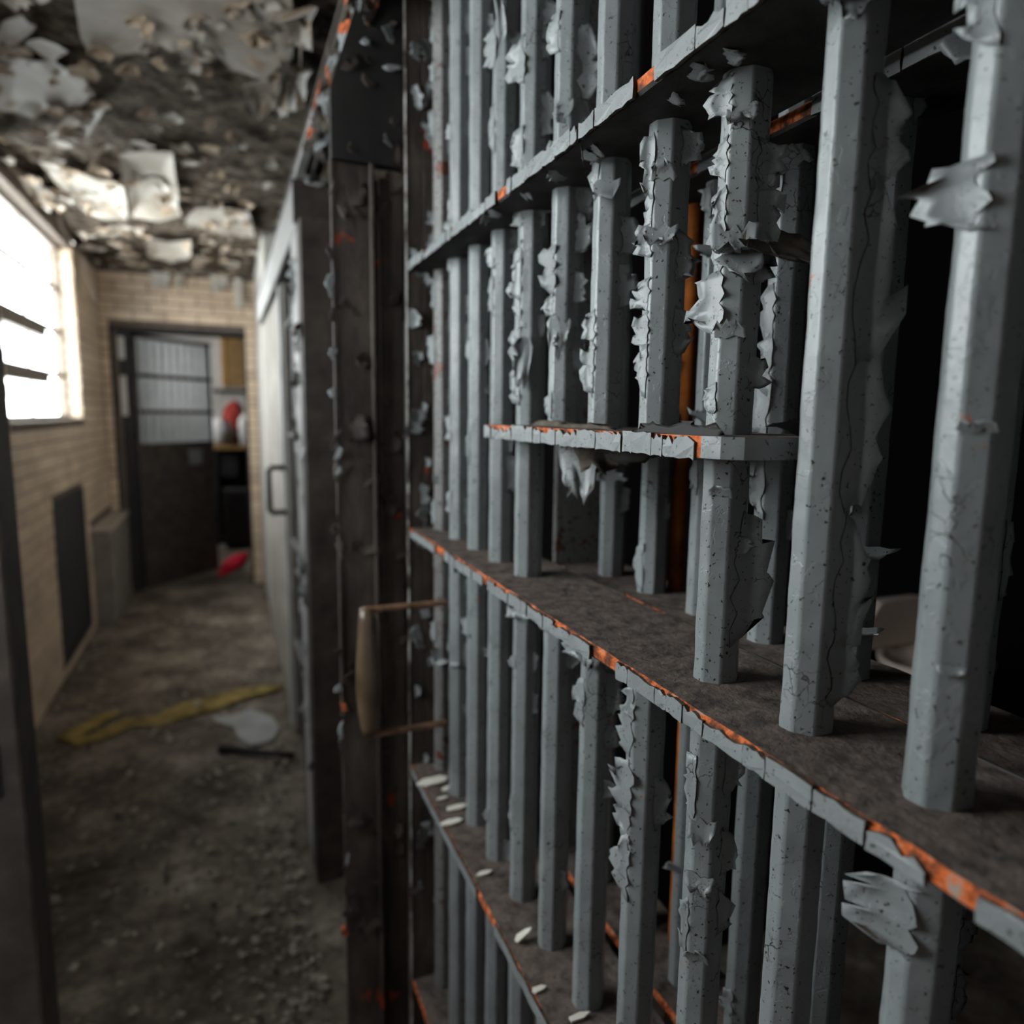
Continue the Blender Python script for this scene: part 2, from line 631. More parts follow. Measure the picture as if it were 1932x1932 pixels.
SHEETS = {
    'A': ([(-.3, 2.52), (-.33, 2.4), (-.30, 2.0), (-.11, 1.9), (.05, 1.9), (.19, 1.95), (.22, 2.29), (.15, 2.42), (.06, 2.42), (.02, 2.31), (-.05, 2.36), (-.13, 2.35), (-.19, 2.43)], .035),
    'B': ([(-.60, 2.61), (-.51, 2.61), (-.43, 2.59), (-.37, 2.65), (-.36, 2.78), (-.42, 2.93), (-.5, 2.99), (-.58, 3.05), (-.70, 3.04)], .03),
    'C': ([(-.51, 2.4), (-.45, 2.33), (-.43, 2.39), (-.49, 2.5), (-.56, 2.58)], .02),
    'D': ([(-.35, 3.32), (-.15, 3.19), (-.16, 3.75), (-.17, 4.2), (-.42, 4.35), (-.38, 3.82)], .09),
    'E': ([(-.67, 3.56), (-.48, 3.68), (-.38, 3.71), (-.44, 4.37), (-.63, 4.35), (-.67, 3.84)], .05),
    'F': ([(-.09, 4.01), (.15, 3.94), (.2, 4.55), (-.03, 4.53), (-.16, 4.35)], .05),
    'G': ([(.09, 2.51), (.22, 2.39), (.23, 2.6), (.14, 2.68)], .06),
    'H': ([(.17, 2.01), (.25, 1.93), (.25, 2.07), (.23, 2.17), (.20, 2.12)], .07),
    'H2': ([(.18, 2.2), (.27, 2.24), (.27, 2.40), (.30, 2.57), (.25, 2.51), (.21, 2.68), (.19, 2.52)], .08),
    'I': ([(-.47, 3.02), (-.33, 2.87), (-.42, 3.15), (-.58, 3.28)], .04),
    'J': ([(-.38, 4.82), (-.15, 4.78), (-.19, 5.3), (-.42, 5.4)], .08),
    'K': ([(-.80, 3.62), (-.74, 3.79), (-.72, 4.21), (-.80, 4.15), (-.80, 3.92)], .06),
}
for i, (k, (poly, sag)) in enumerate(SHEETS.items()):
    sheet(poly, 2.398, sag * (1.7 if k in 'H2' else 1), i + 1, [m_pale, m_cream_tan] if k in ('H', 'H2') else None)  # H and H2 get paler paint: the light they catch is in their colour
for i in range(260):                                   # small scraps still hanging on
    x, y = U(-.8, .22), 2.0 + 3.9 * rnd.random() ** 1.3
    n = rnd.choice((4, 5, 6))
    r = U(.012, .05) * (1.5 if i % 9 == 0 else 1)
    poly = [(x + r * U(.6, 1.3) * math.cos(6.283 * k / n), y + r * U(.6, 1.5) * math.sin(6.283 * k / n)) for k in range(n)]
    sheet(poly, 2.394 + U(-.012, .006), U(.01, .05), 40 + i, [m_cream if rnd.random() < .6 else m_cream_tan, m_cream_tan])
# strips curling off the top of the end wall and off the left wall above the window
for (x, y, z, L_, w_, k) in ((.13, 5.86, 2.36, .22, .07, 0), (-.40, 5.86, 2.36, .12, .14, 0), (-.02, 5.86, 2.37, .13, .10, 0), (-.27, 5.86, 2.36, .10, .06, 0), (-.79, 5.2, 2.30, .24, .10, 1), (-.79, 4.55, 2.38, .12, .12, 1), (-.79, 4.0, 2.38, .09, .14, 1), (.04, 5.86, 2.37, .09, .05, 0)):
    q = MB()
    for s in range(5):
        t = s / 4
        o_ = .05 * t * t + .01
        for c in (0, 1, 2):
            e = (c - 1) * w_ / 2 * (1 - .35 * t * U(.2, 1.4))
            q.v.append((x + e, y - o_ - (.012 if c == 1 else 0), z - L_ * t) if k == 0 else (x + o_ + (.012 if c == 1 else 0), y + e, z - L_ * t))
    for s in range(4):
        for c in (0, 1):
            a = s * 3 + c
            q.f.append((a, a + 1, a + 4, a + 3))
            q.m.append(0)
    keep(q.build('paint_curl', [m_cream]), wall_end if k == 0 else wall_left)

# ================================================================== CELL GRILLES
HX, HY, CHM = .0165, .0145, .0094


def flake(parent, o, n, d, L, h, curl, seed, mats=None, rows=8, cols=3, jag=.42, th=.0005, twist=0.):
    """a jagged sheet of paint lifting off a surface: attached at o, running along d, curling towards n"""
    rr = random.Random(seed)
    o, n, d = Vector(o), Vector(n).normalized(), Vector(d).normalized()
    e = n.cross(d)
    top = []
    prof = [rr.uniform(1 - jag, 1 + jag * .4) for _ in range(rows + 1)]
    prof[0] *= .72
    prof[-1] *= .62
    ph = rr.uniform(0, 6)
    for r in range(rows + 1):
        bb = r / rows - .5
        ll = L * prof[r]
        sk = rr.uniform(-.10, .10) * h
        for c in range(cols + 1):
            a = c / cols
            cv = max(abs(curl), .02)
            phi = cv * a
            al = ll * math.sin(phi) / cv
            ou = ll * (1 - math.cos(phi)) / cv * (1 if curl > 0 else -1)
            taper = 1 - .35 * a * rr.uniform(.4, 1)
            wob = math.sin(bb * 7 + ph) * L * .05 * a + rr.uniform(-.02, .02) * L * a
            p = o + d * al + n * (ou + wob + th + twist * bb * a * L) + e * (bb * h * taper + sk * a)
            top.append(p)
    q = MB()
    W_ = cols + 1
    for r in range(rows + 1):            # the crack where the flake broke away is ragged too
        top[r * W_] = top[r * W_] + d * (L * rr.uniform(-.22, .12)) - n * th * .5
    nn = len(top)
    q.v = [tuple(p + n * th) for p in top] + [tuple(p) for p in top]
    for r in range(rows):
        for c in range(cols):
            a = r * W_ + c
            f = (a, a + 1, a + W_ + 1, a + W_)
            q.f.append(f)
            q.m.append(0)
            q.f.append(tuple(nn + k for k in f[::-1]))
            q.m.append(1)
    loop = [r * W_ + cols for r in range(rows + 1)]
    loop = list(range(0, W_)) + loop[1:] + [rows * W_ + c for c in range(cols - 1, -1, -1)]
    for a, b_ in zip(loop, loop[1:]):
        q.f.append((a, nn + a, nn + b_, b_))
        q.m.append(2)
    me = q.mesh('paint_flake', mats or [m_flake, m_back, m_rim], True)
    return keep(link('paint_flake', me), parent)


def bar_mesh(xc, yc, z0, z1, seed, mats, step=.006, sc=1.):
    hx, hy, ch, bv = HX * sc, HY * sc, CHM * sc, .0012 * sc
    cor = [(-hx, -hy + ch), (-hx + ch, -hy), (hx - ch, -hy), (hx, -hy + ch), (hx, hy - ch), (hx - ch, hy), (-hx + ch, hy), (-hx, hy - ch)]
    ring = []
    for i in range(8):
        p, a, b_ = Vector(cor[i]), Vector(cor[i - 1]), Vector(cor[(i + 1) % 8])
        da, db = (a - p).normalized(), (b_ - p).normalized()
        ring += [p + da * (bv + .0006), p + da * bv, p + db * bv, p + db * (bv + .0006)]
    n = len(ring)
    rows = max(2, int((z1 - z0) / step))
    q = MB()
    for r in range(rows + 1):
        z = z0 + (z1 - z0) * r / rows
        for p in ring:
            P = Vector((xc + p.x, yc + p.y, z))
            k = noise.noise(P * 38 + Vector((seed, 0, 0))) * .0006 + noise.noise(P * 130) * .00022
            u = p.normalized() * k
            q.v.append((P.x + u.x, P.y + u.y, z))
    for r in range(rows):
        for i in range(n):
            j = (i + 1) % n
            a = r * n
            q.f.append((a + i, a + j, a + n + j, a + n + i))
    q.f.append(tuple(range(n))[::-1])
    q.f.append(tuple(range(rows * n, rows * n + n)))
    q.m = [0] * len(q.f)
    return q.mesh('bar', mats, True)


FACE = {'W': ((-1, 0), (-HX, 0)), 'C': ((-.7071, -.7071), (-HX + CHM / 2, -HY + CHM / 2)), 'S': ((0, -1), (0, -HY)), 'E': ((.7071, -.7071), (HX - CHM / 2, -HY + CHM / 2))}
fseed = [100]


def bar_flake(bar, xc, yc, z, side, L, h, curl, **kw):
    fseed[0] += 1
    if side == 'L':                      # lifts off the front face towards the far side
        n, p, d, off = (-1, 0, 0), FACE['W'][1], (0, 1, 0), (0, -.004)
    elif side == 'R':                    # lifts off the near face towards the cell
        n, p, d, off = (0, -1, 0), FACE['S'][1], (1, 0, 0), (.002, 0)
    elif side in 'UD':
        f = FACE['C']
        n, p, d, off = (*f[0], 0), f[1], (0, 0, 1 if side == 'U' else -1), (0, 0)
    elif side in 'ud':
        n, p, d, off = (-1, 0, 0), FACE['W'][1], (0, 0, 1 if side == 'u' else -1), (0, 0)
    else:                                # 'l','r' : off the bevelled face
        f = FACE['C']
        n, p, d, off = (*f[0], 0), f[1], ((-.7071, .7071, 0) if side == 'K' else (.7071, -.7071, 0)), (0, 0)
    return flake(bar, (xc + p[0] + off[0], yc + p[1] + off[1], z), n, d, L, h, curl, fseed[0], **kw)


def strap_mesh(x0, x1, y0, y1, z0, z1, seed, cut=None):
    """flat cross-bar lying on its side, wavy painted edge, grime on top"""
    q = MB()
    n = int((y1 - y0) / .008)
    for i in range(n + 1):
        y = y0 + (y1 - y0) * i / n
        k = noise.noise(Vector((y * 30, seed, 0))) * .0012 + noise.noise(Vector((y * 90, seed, 3))) * .0006
        k2 = noise.noise(Vector((y * 40, seed, 9))) * .0010
        bev = .0025
        q.v += [(x0 + k + .0005, y, z0 + bev), (x0 + k, y, z1 - bev), (x0 + bev + k, y, z1 + k2), ((x0 + x1) / 2, y, z1 + k2 * 1.2), (x1, y, z1 + k2), (x1, y, z0), (x0 + bev + k, y, z0)]
    for i in range(n):
        a = i * 7
        for j in range(7):
            jn = (j + 1) % 7
            q.f.append((a + j, a + jn, a + 7 + jn, a + 7 + j))
            q.m.append({0: 0, 1: 0, 2: 2, 3: 2, 4: 1, 5: 1, 6: 1}[j])
    q.f.append(tuple(range(7))[::-1])
    q.f.append(tuple(range(n * 7, n * 7 + 7)))
    q.m += [1, 1]
    me = q.mesh('strap', [m_primer, m_under, m_grime])
    return me


def chips(parent, x0, y0, y1, z0, z1, seed, lo=.012, hi=.045, bare=.35, most=.35):
    """the cracked coat of grey paint on a strap's edge, plate by plate"""
    rr = random.Random(seed)
    y = y0
    while y < y1:
        l = rr.uniform(lo, hi)
        a, b_ = y + .0004, min(y + l - .0005, y1)
        y += l
        if b_ - a < .004:
            continue
        drop = rr.uniform(.0, most) if rr.random() > bare else rr.uniform(most, .75)
        if rr.random() < .05:
            continue
        h = z1 - z0
        pts = []
        for t in (0, .25, .5, .75, 1):
            pts.append((a + (b_ - a) * t + (rr.uniform(-.001, .001) if 0 < t < 1 else 0), z0 - .0008 + rr.uniform(-.0008, .0008)))
        pts.append((b_ + rr.uniform(-.0012, .0012), z0 + h * rr.uniform(.35, .65)))
        for t in (1, .8, .6, .4, .2, 0):
            pts.append((a + (b_ - a) * t, z1 + .0012 - h * drop * rr.uniform(.2, 1.)))
        pts.append((a + rr.uniform(-.0012, .0012), z0 + h * rr.uniform(.35, .65)))
        n = len(pts)
        q = MB()
        lift = rr.uniform(.0006, .0018)
        tilt = rr.uniform(-.0012, .0012)
        for dx in (0., 1.):
            for (py, pz) in pts:
                u = (py - a) / (b_ - a) - .5
                q.v.append((x0 - .0006 - lift * (1 - dx) - tilt * u + .0014 * dx - (.0008 * abs(u) * 2), py, pz))
        q.f.append(tuple(range(n)))
        q.m.append(0)
        for i in range(n):
            j = (i + 1) % n
            q.f.append((i, n + i, n + j, j))
            q.m.append(1)
        keep(q.build('paint_chip', [m_flake, m_back]), parent)


# ---- front grille
grille = thing('cell_grille', 'grey peeling barred cell front with flat cross straps, nearest to the camera', 'cell bars', (.33, .6, 0))
BX = .332
BY = [.232 + .0889 * i for i in range(11)]
ZT = {'third': (.748, .760), 'low': (1.171, 1.183), 'up': (1.600, 1.613), 'foot': (.325, .337), 'head': (2.02, 2.032)}
TRAY = (1.349, 1.363)
bars = {}
for i, y in enumerate([.232 - .0889 * 3, .232 - .0889 * 2, .232 - .0889] + BY):
    k = i - 3
    mt = m_paint_rust if k == 10 else m_paint
    if k in (3, 4, 5):                                  # cut away to leave the food slot
        bars[(k, 'u')] = keep(link('bar', bar_mesh(BX, y, TRAY[0] + .003, 2.30, k, [mt])), grille)
        bars[(k, 'l')] = keep(link('bar', bar_mesh(BX, y, .02, ZT['low'][1] - .003, k, [mt])), grille)
    else:
        o = keep(link('bar', bar_mesh(BX, y, .02, 2.30, k, [mt], .006 if k >= 0 else .03)), grille)
        bars[(k, 'u')] = bars[(k, 'l')] = o
straps = {}
for nm, (z0, z1) in ZT.items():
    straps[nm] = keep(link('strap', strap_mesh(.28, .392, -.1, 1.15, z0, z1, hash(nm) % 7 if False else len(nm))), grille)
chips(straps['low'], .28, .10, 1.14, *ZT['low'], 3)
chips(straps['up'], .28, .24, 1.14, *ZT['up'], 4, bare=.25, most=.25)
chips(straps['third'], .28, .50, 1.14, *ZT['third'], 5, .03, .08, .06, .04)
# food-slot tray
q = MB()
prof = [(.28, .775), (.28, .372), (.2835, .357), (.2935, .347), (.31, .344), (.39, .344), (.39, .775)]
nprof = len(prof)
for z in (TRAY[0], TRAY[1]):
    q.v += [(x, y, z) for x, y in prof]
q.f += [tuple(range(nprof)), tuple(range(nprof, 2 * nprof))[::-1]]
q.m += [1, 2]
for i in range(nprof):
    j = (i + 1) % nprof
    q.f.append((i, nprof + i, nprof + j, j))
    q.m.append(0 if i < 1 else 1)
tray = part('slot_tray', q, [m_primer, m_paint, m_grime], grille)
chips(tray, .28, .376, .775, *TRAY, 9, .010, .035, .45)
# end stile of the grille
q = MB()
q.cbox(.280, 1.150, .02, .305, 1.158, 2.30, .0015)
q.cbox(.305, 1.150, .02, .385, 1.156, 2.30, .0015)
stile = part('stile', q, [m_colm], grille)
q = MB()
q.cbox(.2785, 1.1485, .02, .2798, 1.1590, 2.30, .0005)
part('stile_edge', q, [m_edge], stile)
q = MB()
for s in range(26):                                     # the ragged whitish edge of the stile
    pass
# pull handle on the last bar
q = MB()
zs = [.872, .885, .91, .95, .99, 1.03, 1.06, 1.078]
q.tube([(.190, 1.055, z) for z in zs], [.010, .013, .0165, .0195, .0185, .0155, .0135, .011], 16)
hd = part('pull_handle', q, [m_bronze], grille, True)
q = MB()
q.cbox(.184, 1.050, 1.071, .318, 1.062, 1.079, .002)
part('handle_arm', q, [m_brown], hd)
q = MB()
q.cbox(.184, 1.050, .868, .318, 1.062, .876, .002)
part('handle_arm', q, [m_brown], hd)

# the flakes one can point to: bar, height, side, reach, width, curl
FL = [
    (0, 1.475, 'L', .030, .032, .9), (0, 1.600, 'L', .036, .045, .8), (0, 1.555, 'L', .018, .040, .7), (0, 1.461, 'R', .010, .022, 1.2), (0, 1.258, 'D', .006, .014, .8), (0, 1.120, 'L', .030, .040, .9), (0, 1.37, 'U', .005, .02, .5),
    (1, 1.46, 'R', .028, .11, .25), (1, 1.37, 'R', .025, .10, .2), (1, 1.28, 'R', .024, .09, .3), (1, 1.225, 'R', .020, .05, .2), (1, 1.60, 'D', .02, .02, .9), (1, 1.53, 'R', .022, .06, .3),
    (2, 1.545, 'L', .012, .030, .7), (2, 1.452, 'L', .026, .044, .6), (2, 1.498, 'D', .034, .034, 1.9), (2, 1.505, 'R', .020, .055, .6), (2, 1.540, 'R', .018, .035, .8), (2, 1.388, 'L', .010, .022, .4), (2, 1.430, 'U', .010, .024, .5), (2, 1.26, 'R', .026, .10, .3), (2, 1.32, 'U', .008, .018, .7), (2, 1.285, 'R', .012, .014, 1.0),
    (2, 1.10, 'L', .010, .05, .4), (2, 1.075, 'D', .018, .022, .7), (2, 1.05, 'R', .014, .04, .6), (2, 1.03, 'D', .014, .024, .8), (2, .985, 'L', .010, .05, .5), (2, 1.12, 'R', .014, .05, .4), (2, .96, 'U', .012, .022, .7), (2, 1.0, 'R', .012, .04, .6),
    (3, 1.470, 'L', .018, .028, .4), (3, 1.443, 'L', .018, .030, .3), (3, 1.416, 'L', .012, .03, .4), (3, 1.567, 'L', .012, .05, 1.4), (3, 1.556, 'U', .016, .022, 1.2), (3, 1.52, 'D', .014, .03, .8), (3, 1.50, 'R', .014, .04, .8), (3, 1.58, 'R', .015, .03, .8),
    (3, 1.105, 'L', .022, .05, .3), (3, 1.053, 'L', .030, .050, .35), (3, 1.02, 'L', .020, .040, .4), (3, 1.04, 'R', .016, .05, .5), (3, .97, 'L', .022, .05, .35), (3, 1.13, 'L', .012, .03, .7), (3, .82, 'D', .02, .03, .8),
    (4, 1.580, 'D', .020, .030, .9), (4, 1.535, 'R', .022, .035, .6), (4, 1.49, 'R', .018, .04, .7), (4, 1.60, 'L', .014, .06, .4), (4, 1.416, 'L', .006, .05, .4), (4, 1.148, 'L', .028, .030, .8), (4, 1.150, 'R', .026, .036, .6), (4, 1.106, 'R', .018, .05, .4), (4, 1.095, 'L', .016, .05, .3), (4, 1.06, 'R', .020, .03, .4), (4, 1.155, 'D', .03, .024, .5),
    (5, 1.520, 'L', .026, .050, .3), (5, 1.715, 'R', .024, .07, 1.3), (5, 1.745, 'L', .018, .04, .6), (5, 1.44, 'R', .014, .05, .4), (5, 1.47, 'D', .03, .028, .7), (5, 1.59, 'R', .02, .05, .6), (5, 1.385, 'L', .012, .03, .4), (5, 1.145, 'R', .020, .04, .5), (5, 1.12, 'R', .018, .05, .5), (5, 1.155, 'L', .016, .03, .5), (5, 1.68, 'D', .02, .022, .7),
    (6, 1.757, 'L', .030, .05, .7), (6, 1.479, 'L', .014, .05, .4), (6, 1.45, 'L', .018, .05, .6), (6, 1.41, 'L', .016, .05, .5), (6, 1.455, 'D', .05, .022, .5), (6, 1.61, 'R', .022, .03, 1.0), (6, 1.54, 'L', .012, .06, .5), (6, 1.70, 'R', .016, .05, .8),
    (7, 1.80, 'R', .03, .05, .9), (7, 1.82, 'U', .05, .018, .6), (7, 1.81, 'L', .022, .05, .7), (7, 1.592, 'R', .026, .05, .8), (7, 1.716, 'L', .014, .06, .5), (7, 1.52, 'L', .01, .05, .5), (7, 1.30, 'R', .016, .05, .7),
]
for k, z, sd, L_, h_, cu in FL:
    b_ = bars[(k, 'u' if z > 1.30 else 'l')]
    bar_flake(b_, BX, BY[k], z, sd, L_, h_, cu)
for i in range(150):                                    # and the many smaller ones
    k = rnd.choice([2, 3, 4, 5, 5, 6, 6, 7, 8, 8, 9, 9, 9, 10, 10, 10])
    if k >= 7:
        z = U(.62, 2.15)
    elif k >= 4:
        z = U(1.38, 1.95) if rnd.random() < .8 else U(.8, 1.15)
    else:
        z = U(1.38, 1.6) if rnd.random() < .7 else U(.8, 1.14)
    if 1.16 < z < 1.37 and k in (3, 4, 5):
        continue
    if rnd.random() < .25 and k in (3, 4, 5, 6):
        continue
    b_ = bars[(k, 'u' if z > 1.30 else 'l')]
    sd = rnd.choice('LLLLRRRRRRRDK')
    bar_flake(b_, BX, BY[k], z, sd, U(.006, .018), U(.014, .05), U(.3, 1.3))
for i in range(60):                                     # along the end stile
    z = U(.5, 2.2)
    fseed[0] += 1
    flake(stile, (.281 + U(0, .05), 1.149, z), (-.3, -1, 0), (rnd.choice((1, 1, -1)), 0, U(-.4, .4)), U(.008, .024), U(.015, .05), U(.4, 1.2), fseed[0])
for i in range(46):                                     # under and over the straps
    nm = rnd.choice(['up', 'up', 'low', 'low', 'third'])
    z0, z1 = ZT[nm]
    y = U(.3, 1.1)
    fseed[0] += 1
    flake(straps[nm], (.2815 + U(0, .02), y, z0 - .0005), (-.25, 0, -1), (U(-.2, .9), U(-.6, .6), -.25), U(.006, .016), U(.01, .03), U(-.6, .8), fseed[0])
# torn sheets hanging from the slot tray
flake(tray, (.345, .665, TRAY[0]), (-.8, -.5, 0), (.1, -.15, -1), .064, .056, .5, 901, rows=11, cols=5, jag=.32)
flake(tray, (.33, .59, TRAY[0]), (-.7, -.7, 0), (.15, 0, -1), .030, .06, .7, 902, rows=8, cols=4, jag=.4, mats=[m_back, m_back, m_rim])
flake(tray, (.29, .47, TRAY[0] - .001), (-.5, -.2, -1), (.3, -.1, -.55), .018, .09, -.6, 903, rows=9, cols=3, mats=[m_black, m_black, m_rim])
flake(tray, (.285, .41, TRAY[1]), (-.3, 0, 1), (.25, 0, .5), .006, .16, .9, 904, rows=12, cols=3, mats=[m_black, m_black, m_back])
flake(tray, (.30, .60, TRAY[1]), (-.3, 0, 1), (.4, 0, .5), .005, .22, .9, 905, rows=14, cols=3, mats=[m_back, m_black, m_back])
flake(tray, (.34, .344, TRAY[1]), (0, -1, .6), (.2, .1, .8), .010, .07, .9, 906, rows=8, cols=3, mats=[m_black, m_black, m_back])

# the drooping torn sheet at the second upright, brown side showing
flake(bars[(2, 'u')], (BX - .004, BY[2] - HY + .001, 1.497), (.1, -.75, .65), (.75, -.35, -.5), .046, .046, .5, 911, rows=9, cols=5, jag=.4, mats=[m_back, m_back, m_rim])
flake(bars[(2, 'u')], (BX - .010, BY[2] - HY + .002, 1.49), (-.6, -.7, .3), (.45, -.4, -.8), .030, .040, .7, 912, rows=8, cols=4, jag=.4, mats=[m_flake, m_back, m_rim])

# ---- rear grille
rear = thing('cell_grille', 'darker second barred grille standing behind the nearest grey barred front', 'cell bars', (.45, .5, 0))
RX = .448
rbars = []
for i in range(8):
    y = .766 - .0928 * i
    rbars.append(keep(link('bar', bar_mesh(RX, y, .02, 2.30, 30 + i, [m_paint], .012)), rear))
rst = []
for z0, z1 in ((.743, .755), (1.163, 1.175), (1.595, 1.608), (.32, .332), (2.015, 2.027)):
    rst.append(keep(link('strap', strap_mesh(.409, .495, -.1, .84, z0, z1, 11)), rear))
chips(rst[1], .409, .0, .82, 1.163, 1.175, 21, .04, .09, .0, .06)
chips(rst[2], .409, .2, .82, 1.595, 1.608, 22, .03, .08, .05, .1)
q = MB()
q.cbox(.405, .842, .02, .413, .852, 2.30, .001)
q.cbox(.413, .842, .02, .50, .848, 2.30, .001)
part('stile', q, [m_paint_rust], rear)
q = MB()
q.tube([(.476, .668, 1.176), (.474, .664, 1.30), (.470, .655, 1.45), (.466, .648, 1.62)], .009, 10)
part('rusty_rod', q, [m_rust], rear, True)['label'] = 'orange rusted rod leaning on the strap'
q = MB()
q.tube([(.474, .63, .6), (.474, .63, 1.16)], .010, 10)
part('rusty_rod', q, [m_rust], rear, True)['label'] = 'orange rusted rod below the strap'
for i in range(44):
    k = rnd.randrange(0, 6)
    y = .766 - .0928 * k
    bar_flake(rbars[k], RX, y, U(1.2, 1.65) if rnd.random() < .75 else U(.75, 1.15), rnd.choice('LLLRRUD'), U(.006, .016), U(.02, .06), U(.2, 1.))
for k, z in ((4, 1.44), (4, 1.40), (4, 1.35), (4, 1.30), (4, 1.48), (3, 1.46), (3, 1.42), (3, 1.38), (3, 1.34)):
    bar_flake(rbars[k], RX, .766 - .0928 * k, z, 'L', U(.010, .02), .055, .2)
# ruffled paint under the next strap, top right
flake(rst[2], (.405, .30, 1.597), (-.7, -.5, -.3), (.2, -.2, -.8), .02, .05, .8, 931, rows=9, jag=.5)
flake(rst[2], (.40, .285, 1.605), (-.6, -.6, .2), (-.3, .1, -.6), .018, .045, 1.1, 932, rows=9, jag=.5)

# ------------------------------------------------------------------ lock column at the end of the front grille
colm = thing('lock_column', 'dark brown steel lock column standing between the near barred front and the next cell', 'column', (.2, 1.2, 0))
q = MB()
q.cbox(.166, 1.17, 0, .229, 1.186, 1.76, .002)
part('cover_plate', q, [m_colm], colm)
q = MB()
q.cbox(.2235, 1.160, 0, .2300, 1.1695, 1.76, .0012)
part('edge_bead', q, [m_colm], colm)
q = MB()
q.cbox(.2420, 1.174, 0, .2795, 1.19, 1.745, .002)
q.cbox(.2305, 1.19, 0, .2795, 1.205, 1.745, .002)
part('cover_plate', q, [m_colm], colm)
q = MB()
q.cbox(.1635, 1.166, 0, .1690, 1.172, 1.76, .001)
rimp = part('edge_rim', q, [m_dark], colm)
q = MB()
hp = [(.166, 1.761), (.2785, 1.761), (.2785, 2.06), (.226, 2.06), (.214, 2.005), (.1665, 1.865)]
for y in (1.163, 1.188):
    q.v += [(x, y, z) for x, z in hp]
q.f += [tuple(range(6)), tuple(range(6, 12))[::-1]] + [(k, 6 + k, 6 + (k + 1) % 6, (k + 1) % 6) for k in range(6)]
q.m = [0] * 8
head = part('black_plate', q, [m_black], colm)  # black plate filling the space above the column, upper left corner slanted
for i in range(16):
    fseed[0] += 1
    flake(head, (U(.19, .268), 1.162, U(1.78, 2.0)), (0, -1, 0), (U(-1, 1), 0, U(-1, .3)), U(.008, .02), U(.012, .04), U(.3, 1.), fseed[0], rows=4, cols=2, mats=[rnd.choice((m_flake, m_dark, m_dark)), m_back, m_rim])
for i in range(70):
    z = .4 + 1.34 * rnd.random()
    fseed[0] += 1
    u = rnd.random()
    if u < .45:
        flake(rimp, (.1645, 1.166, z), (-.6, -1, 0), (rnd.choice((-1, 1)), 0, U(-.5, .5)), U(.005, .012), U(.012, .05), U(.3, 1.2), fseed[0], rows=4, cols=2, mats=[m_flake if rnd.random() < .45 else (m_primer if rnd.random() < .3 else m_dark), m_back, m_rim])
    else:
        x = U(.172, .22) if u < .75 else U(.243, .272)
        flake(colm, (x, 1.1695 if x < .23 else 1.1735, z), (0, -1, 0), (U(-1, 1), 0, U(-1, .3)), U(.01, .03), U(.015, .05), U(.3, 1.1), fseed[0], rows=4, cols=2, mats=[m_colm, m_back, m_rim if rnd.random() < .3 else m_colm])

# ------------------------------------------------------------------ overhead mechanism box along the cells
m_boxp = blotchy('pale_grey_box_paint', [(.28, (.20, .19, .18)), (.5, (.36, .355, .34)), (.7, (.42, .41, .40))], 6, .5, .4, .3, 40)
boxo = thing('mechanism_box', 'pale grey steel mechanism box running overhead along the cell fronts', 'housing', (.25, 3, 1.88))
q = MB()
q.box(.200, 2.085, 1.882, .2045, 4.5, 2.025, 0)
part('front_panel', q, [m_boxp], boxo)
q = MB()
q.box(.2045, 2.085, 1.877, .33, 4.5, 1.887)
q.box(.2045, 4.49, 1.887, .33, 4.5, 2.02)
part('underside', q, [m_black], boxo)
q = MB()
q.cbox(.191, 2.07, 1.880, .330, 2.083, 1.995, .002)
part('end_plate', q, [m_dark], boxo)
q = MB()
q.box(.197, .9, 2.022, .272, 4.5, 2.035, 0)
part('top_plate', q, [m_dark], boxo)
q = MB()
q.box(.200, .9, 1.998, .2035, 2.085, 2.022)
soff = part('near_fascia', q, [m_dark], boxo)
q = MB()
q.box(.1985, 1.66, 1.997, .1998, 2.085, 2.0225)
q.box(.1985, 1.70, 1.9955, .2180, 2.085, 1.9990)
part('fascia_paint', q, [m_boxp], boxo)
q = MB()
q.box(.2035, .9, 2.000, .236, 2.085, 2.006)
part('soffit', q, [m_dark], boxo)
q = MB()
q.box(.233, .9, 1.988, .238, 2.085, 2.0)
rim2 = part('angle_rim', q, [m_dark], boxo)
for i in range(90):                                     # shredded paint under the box
    y = U(.95, 1.85)
    fseed[0] += 1
    flake(soff, (U(.2, .236), y, U(1.995, 2.0)), (-.6, -.5, -.4), (U(-.3, .6), U(-.6, .2), -1), U(.015, .05), U(.02, .05), U(.2, 1.2), fseed[0], rows=5, cols=3, jag=.5, mats=[rnd.choice((m_flake, m_dark, m_dark, m_colm, m_primer, m_back)), m_back, m_rim if i % 3 == 0 else m_back])
for y0, y1 in ((1.05, 1.16), (1.22, 1.30), (1.36, 1.42)):
    fseed[0] += 1
    flake(rim2, (.232, (y0 + y1) / 2, 2.0), (-1, 0, 0), (0, 0, -1), .014, y1 - y0, .2, fseed[0], mats=[m_primer, m_primer, m_rim])
for y0, y1 in ((1.1, 1.22), (1.5, 1.62)):
    fseed[0] += 1
    flake(soff, (.199, (y0 + y1) / 2, 2.02), (-1, 0, 0), (0, 0, -1), .03, y1 - y0, .2, fseed[0], mats=[m_primer, m_primer, m_rim])
flake(soff, (.215, 2.07, 1.999), (0, -.3, -1), (.2, -1, -.1), .10, .05, .15, 951, mats=[m_boxp, m_back, m_rim])
flake(soff, (.255, 2.07, 1.997), (0, -1, -.2), (.1, -.1, -1), .018, .07, .3, 952, mats=[m_boxp, m_back, m_rim])

